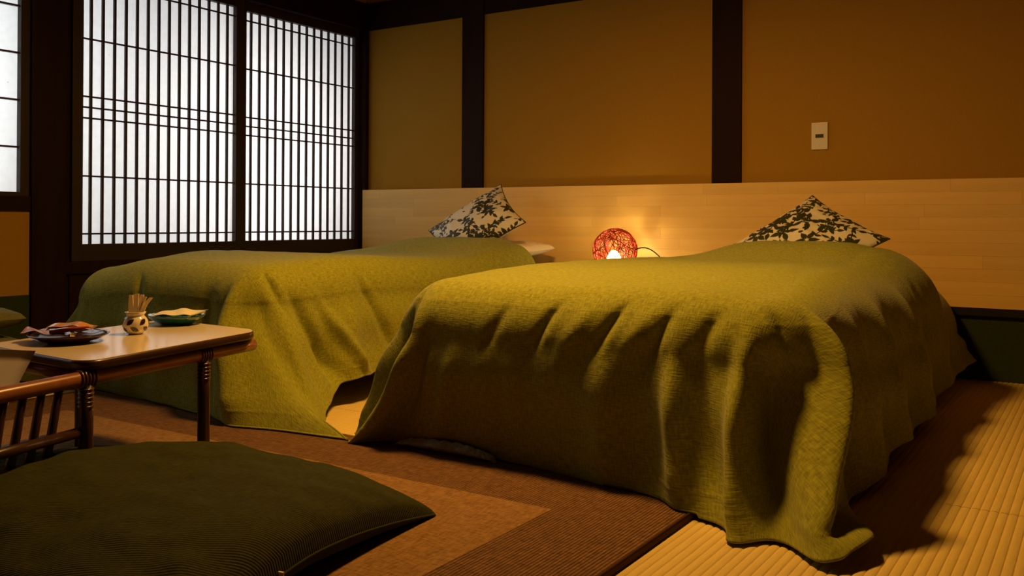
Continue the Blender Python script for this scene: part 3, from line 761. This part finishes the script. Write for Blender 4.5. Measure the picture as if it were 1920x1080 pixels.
newspaper()

# ---------------------------------------------------------------- things on the table
def on_table(px, py): return Vector((px, py, ZT))
def vase():
    p = on_table(1.728, -2.772); k = .88
    t = thing('vase', 'small round cream jar with dark leaf pattern on the low table', 'jar', p)
    prof = [(0, .001), (.017, 0), (.021, .003), (.029, .012), (.0335, .025), (.032, .038), (.026, .049), (.0225, .052), (.0225, .056), (.0275, .064), (.0262, .0645), (.0205, .055), (.021, .05), (.028, .038), (.029, .025), (.018, .006), (0, .005)]
    prof = [(r*.95, z*k) for r, z in prof]; v, f = lathe(prof, 48); mesh_obj('body', v, f, M['ceramic'], t, True)
    # painted leaves: thin shells just proud of the body
    def rad(z):
        for (r0, z0), (r1, z1) in zip(prof[1:10], prof[2:11]):
            if z0 <= z <= z1: return r0+(r1-r0)*(z-z0)/max(1e-6, z1-z0)
        return .03
    V = []; F = []
    for row, (zc, tilt, ph) in enumerate(((.0325, .7, 0), (.0145, -.45, .35))):
        for i in range(6):
            a0 = 2*PI*i/6+ph; n = 10; base = len(V)
            for j in range(n+1):
                s = (j/n-.5)*2; wd = .0058*(1-s*s)
                for q in (-1, 0, 1):
                    du = s*.0115*math.cos(tilt)-q*wd*math.sin(tilt); dz = s*.0115*math.sin(tilt)+q*wd*math.cos(tilt)
                    z = zc+dz; r = rad(z)+.0006; a = a0+du/r; V.append((r*math.cos(a), r*math.sin(a), z))
            for j in range(n):
                for q in range(2): b = base+j*3+q; F.append((b, b+3, b+4, b+1))
    mesh_obj('leaf_pattern', V, F, M['leafblack'], t, True)['label'] = 'dark painted leaves'
    # paper-wrapped picks in the jar, each a thing of its own
    rnd = random.Random(3)
    R_ = Vector((.838, .546, 0)); Fd = Vector((-.546, .838, 0))
    labs = ['leftmost upright paper-wrapped pick in the leaf-patterned jar', 'second paper-wrapped pick from the left in the jar', 'middle paper-wrapped pick standing tallest in the jar',
            'paper-wrapped pick right of the tallest one in the jar', 'paper-wrapped pick leaning at the right of the jar', 'bent paper-wrapped pick sticking out furthest right of the jar']
    for i, (x, lean, h, d) in enumerate(((-.012, .00, .052, 0), (-.006, .05, .053, .006), (.000, .10, .0555, -.004), (.006, .16, .053, .005), (.008, .36, .048, -.006), (.011, .60, .046, -.002))):
        pts = [Vector((0, 0, -.040)), Vector((0, 0, 0)), R_*lean*.5*h+Vector((0, 0, h*.6)), R_*(lean*1.05*h)+Vector((0, 0, h))]
        V = []; F = []; ww = .0060; th = .0013
        for k, q in enumerate(pts):
            for sx, sy in ((-1, -1), (1, -1), (1, 1), (-1, 1)): V.append(q+R_*sx*ww*(1 if k < 3 else .75)+Fd*sy*th)
        for k in range(3):
            for s in range(4): F.append((k*4+s, k*4+(s+1) % 4, k*4+4+(s+1) % 4, k*4+4+s))
        F += [(0, 3, 2, 1), (12, 13, 14, 15)]
        o = mesh_obj('wrapped_pick', V, F, M['stick']); o.location = p+R_*x+Fd*d+Vector((0, 0, .047))
        tag(o, labs[i], 'pick', 'picks in the small jar')
        if i in (1, 4):
            a = R_*lean*.3*h+Vector((0, 0, h*.3)); b = R_*lean*.8*h+Vector((0, 0, h*.78))
            v, f = tube([a-Fd*.0018, (a+b)/2-Fd*.0018, b-Fd*.0018], .0010, 5); mesh_obj('print_line', v, f, M['ink'], o)
vase()
def dish_prof(R, h, foot, th=.003):
    return [(0, .002), (foot, .0), (foot+.003, .002), (R*.75, h*.35), (R*.95, h*.8), (R, h), (R-th*.6, h+.0008), (R*.92-th, h*.8+th*.4), (R*.72, h*.35+th), (foot*.8, .005), (0, .005)]
def sheet(name, c, ax, ay, n, zf, m, parent=None, th=.0008):
    V = []; F = []
    for s in (0, th):
        for i in range(n+1):
            for j in range(n+1):
                a, b = i/n*2-1, j/n*2-1; q = ax*a+ay*b+Vector((0, 0, zf(a, b)+s)); V.append(q)
    m_ = (n+1)**2
    for i in range(n):
        for j in range(n): a = i*(n+1)+j; F.append((a, a+1, a+n+2, a+n+1)); F.append((a+m_, a+n+1+m_, a+n+2+m_, a+1+m_))
    ring = [(i, 0) for i in range(n+1)]+[(n, j) for j in range(1, n+1)]+[(i, n) for i in range(n-1, -1, -1)]+[(0, j) for j in range(n-1, 0, -1)]
    r_ = [i*(n+1)+j for i, j in ring]
    for k in range(len(r_)): a, b = r_[k], r_[(k+1) % len(r_)]; F.append((a, a+m_, b+m_, b))
    o = mesh_obj(name, V, F, m, parent, True); o.location = c; return o
RR = Vector((.838, .546, 0)); FF = Vector((-.546, .838, 0))
def teal_dish():
    p = on_table(1.625, -2.572)
    v, f = lathe(dish_prof(.078, .027, .040), 56); o = mesh_obj('dish', v, f, M['teal'], None, True); o.location = p
    tag(o, 'shallow teal glass dish holding folded tissue beside the jar', 'dish')
    o = sheet('napkin', p+RR*.006+Vector((0, 0, .0285)), RR*.066, FF*.05, 16, lambda a, b: .009*max(0, 1-a*a*1.1)*(.6+.4*b)+.002*math.sin(7*a+2*b)+.006*max(0, a-.75)*4, M['napkin'])
    tag(o, 'crumpled cream tissue lying in the teal glass dish', 'tissue')
    o2 = sheet('napkin', p+RR*.052-FF*.012+Vector((0, 0, .0275)), (RR*.8+FF*.3)*.036, (FF*.8-RR*.3)*.020, 8, lambda a, b: .009*max(0, a)+.003*math.sin(4*b), M['napkin'])
    tag(o2, 'small tissue corner poking over the right rim of the teal dish', 'tissue')
teal_dish()
def dark_dish():
    p = on_table(1.735, -2.955)
    v, f = lathe(dish_prof(.090, .020, .045), 56); o = mesh_obj('dish', v, f, M['lacquer'], None, True); o.location = p; o.scale = (1, 1, 1)
    tag(o, 'dark lacquer dish with wrapped sweets at the left of the low table', 'dish')
    o = sheet('wrapper', p-RR*.050+Vector((0, 0, .024)), RR*.050, FF*.030, 14, lambda a, b: .004*math.sin(5*a+3*b)+.004*(1-b*b)-.003*a, M['foil'])
    tag(o, 'pinkish film-wrapped sweet on the left side of the dark dish', 'sweet')
    # red long stick packet resting across the rim
    a = p-RR*.030-FF*.03+Vector((0, 0, .027)); b = p+RR*.062-FF*.02+Vector((0, 0, .039)); v, f = tube([Vector((0, 0, 0)), (b-a)*.5, b-a], [.006, .0055, .002], 8)
    o = mesh_obj('stick_sweet', v, f, M['red'], None, True); o.location = a; tag(o, 'long red wrapped stick sweet across the dark dish', 'sweet')
    o = sheet('wrapper', p-RR*.004+FF*.018+Vector((0, 0, .032)), RR*.056, FF*.016, 12, lambda a, b: .008*(1-a*a)+.003*b+.002*math.sin(6*a), M['gold'])
    tag(o, 'amber glossy wrapped sweet behind the red stick', 'sweet')
    o = sheet('wrapper', p+RR*.030-FF*.006+Vector((0, 0, .0235)), RR*.052, FF*.03, 12, lambda a, b: .003*math.sin(6*a)+.004*a, M['lacquer'])
    tag(o, 'dark wrapper poking out at the right of the dark dish', 'sweet')
    # the little flash of white film
    o = sheet('wrapper', p+RR*.036-FF*.055+Vector((0, 0, .024)), RR*.006, (FF*.4+Vector((0, 0, .9)))*.005, 4, lambda a, b: 0, M['stick'])
    tag(o, 'tiny pale scrap of film on the front rim of the dark dish', 'wrapper')
dark_dish()

# ---------------------------------------------------------------- floor cushion and zabuton pile
def floor_cushion():
    s = (.92, .84)
    def seam(U, V): c = np.abs(U*V); return .012+.048*(1-c**1.6)
    V, F, e, U, Vv = pillow_mesh(s, (.112, .06), n=140, pinch=.07, power=.36, seamz=seam, seed=9, wr=.008)
    V[:, 2] = np.maximum(V[:, 2], .012)
    # pull and crease near the right hand corner
    uv = np.concatenate([np.stack([U, Vv], -1).reshape(-1, 2)*.3]*2)
    t = thing('floor_cushion', 'big dark green corduroy cushion on the rug in front of the table', 'cushion', (0, 0, 0))
    tip = Vector((2.60, -2.645, 0)); rz = math.radians(11)
    o = np_mesh('cover', V, F, M['corduroy'], t, uv)
    c, s_ = math.cos(rz), math.sin(rz); lx, ly = s[0]/2, s[1]/2
    t.location = (tip.x-(c*lx-s_*ly), tip.y-(s_*lx+c*ly), 0); t.rotation_euler = (0, 0, rz)
    v, f = tube([Vector(V[i]) for i in e[::3]], .003, 6, close=True); mesh_obj('seam', v, f, M['corduroy'], t, True)
    tg = box('care_tag', (.28, -.30, .07), (.295, -.296, .085), M['pillow'], t); tg.location = (.43, -.09, .058); tg['label'] = 'small pale care tag on the seam'
floor_cushion()
def zabuton(z, th, label, dx=0, rz=0.0, s=.50):
    V, F, e, U, Vv = pillow_mesh((s, s), (th/2, th/2), n=40, pinch=-.02, power=.25, seed=3, wr=.004)
    o = np_mesh('floor_cushion', V, F, M['zabuton']); o.location = (.36+dx, -2.68, z+th/2); o.rotation_euler = (0, 0, rz)
    tag(o, label, 'cushion', 'floor cushions piled under the side window')
zabuton(.003, .085, 'olive floor cushion at the bottom of the pile under the side window', 0, .05)
zabuton(.088, .075, 'olive floor cushion second in the pile under the side window', .01, -.04)
zabuton(.164, .075, 'olive floor cushion third in the pile under the side window', -.01, .03)
zabuton(.240, .104, 'olive floor cushion on top of the pile under the side window', .0, -.02)
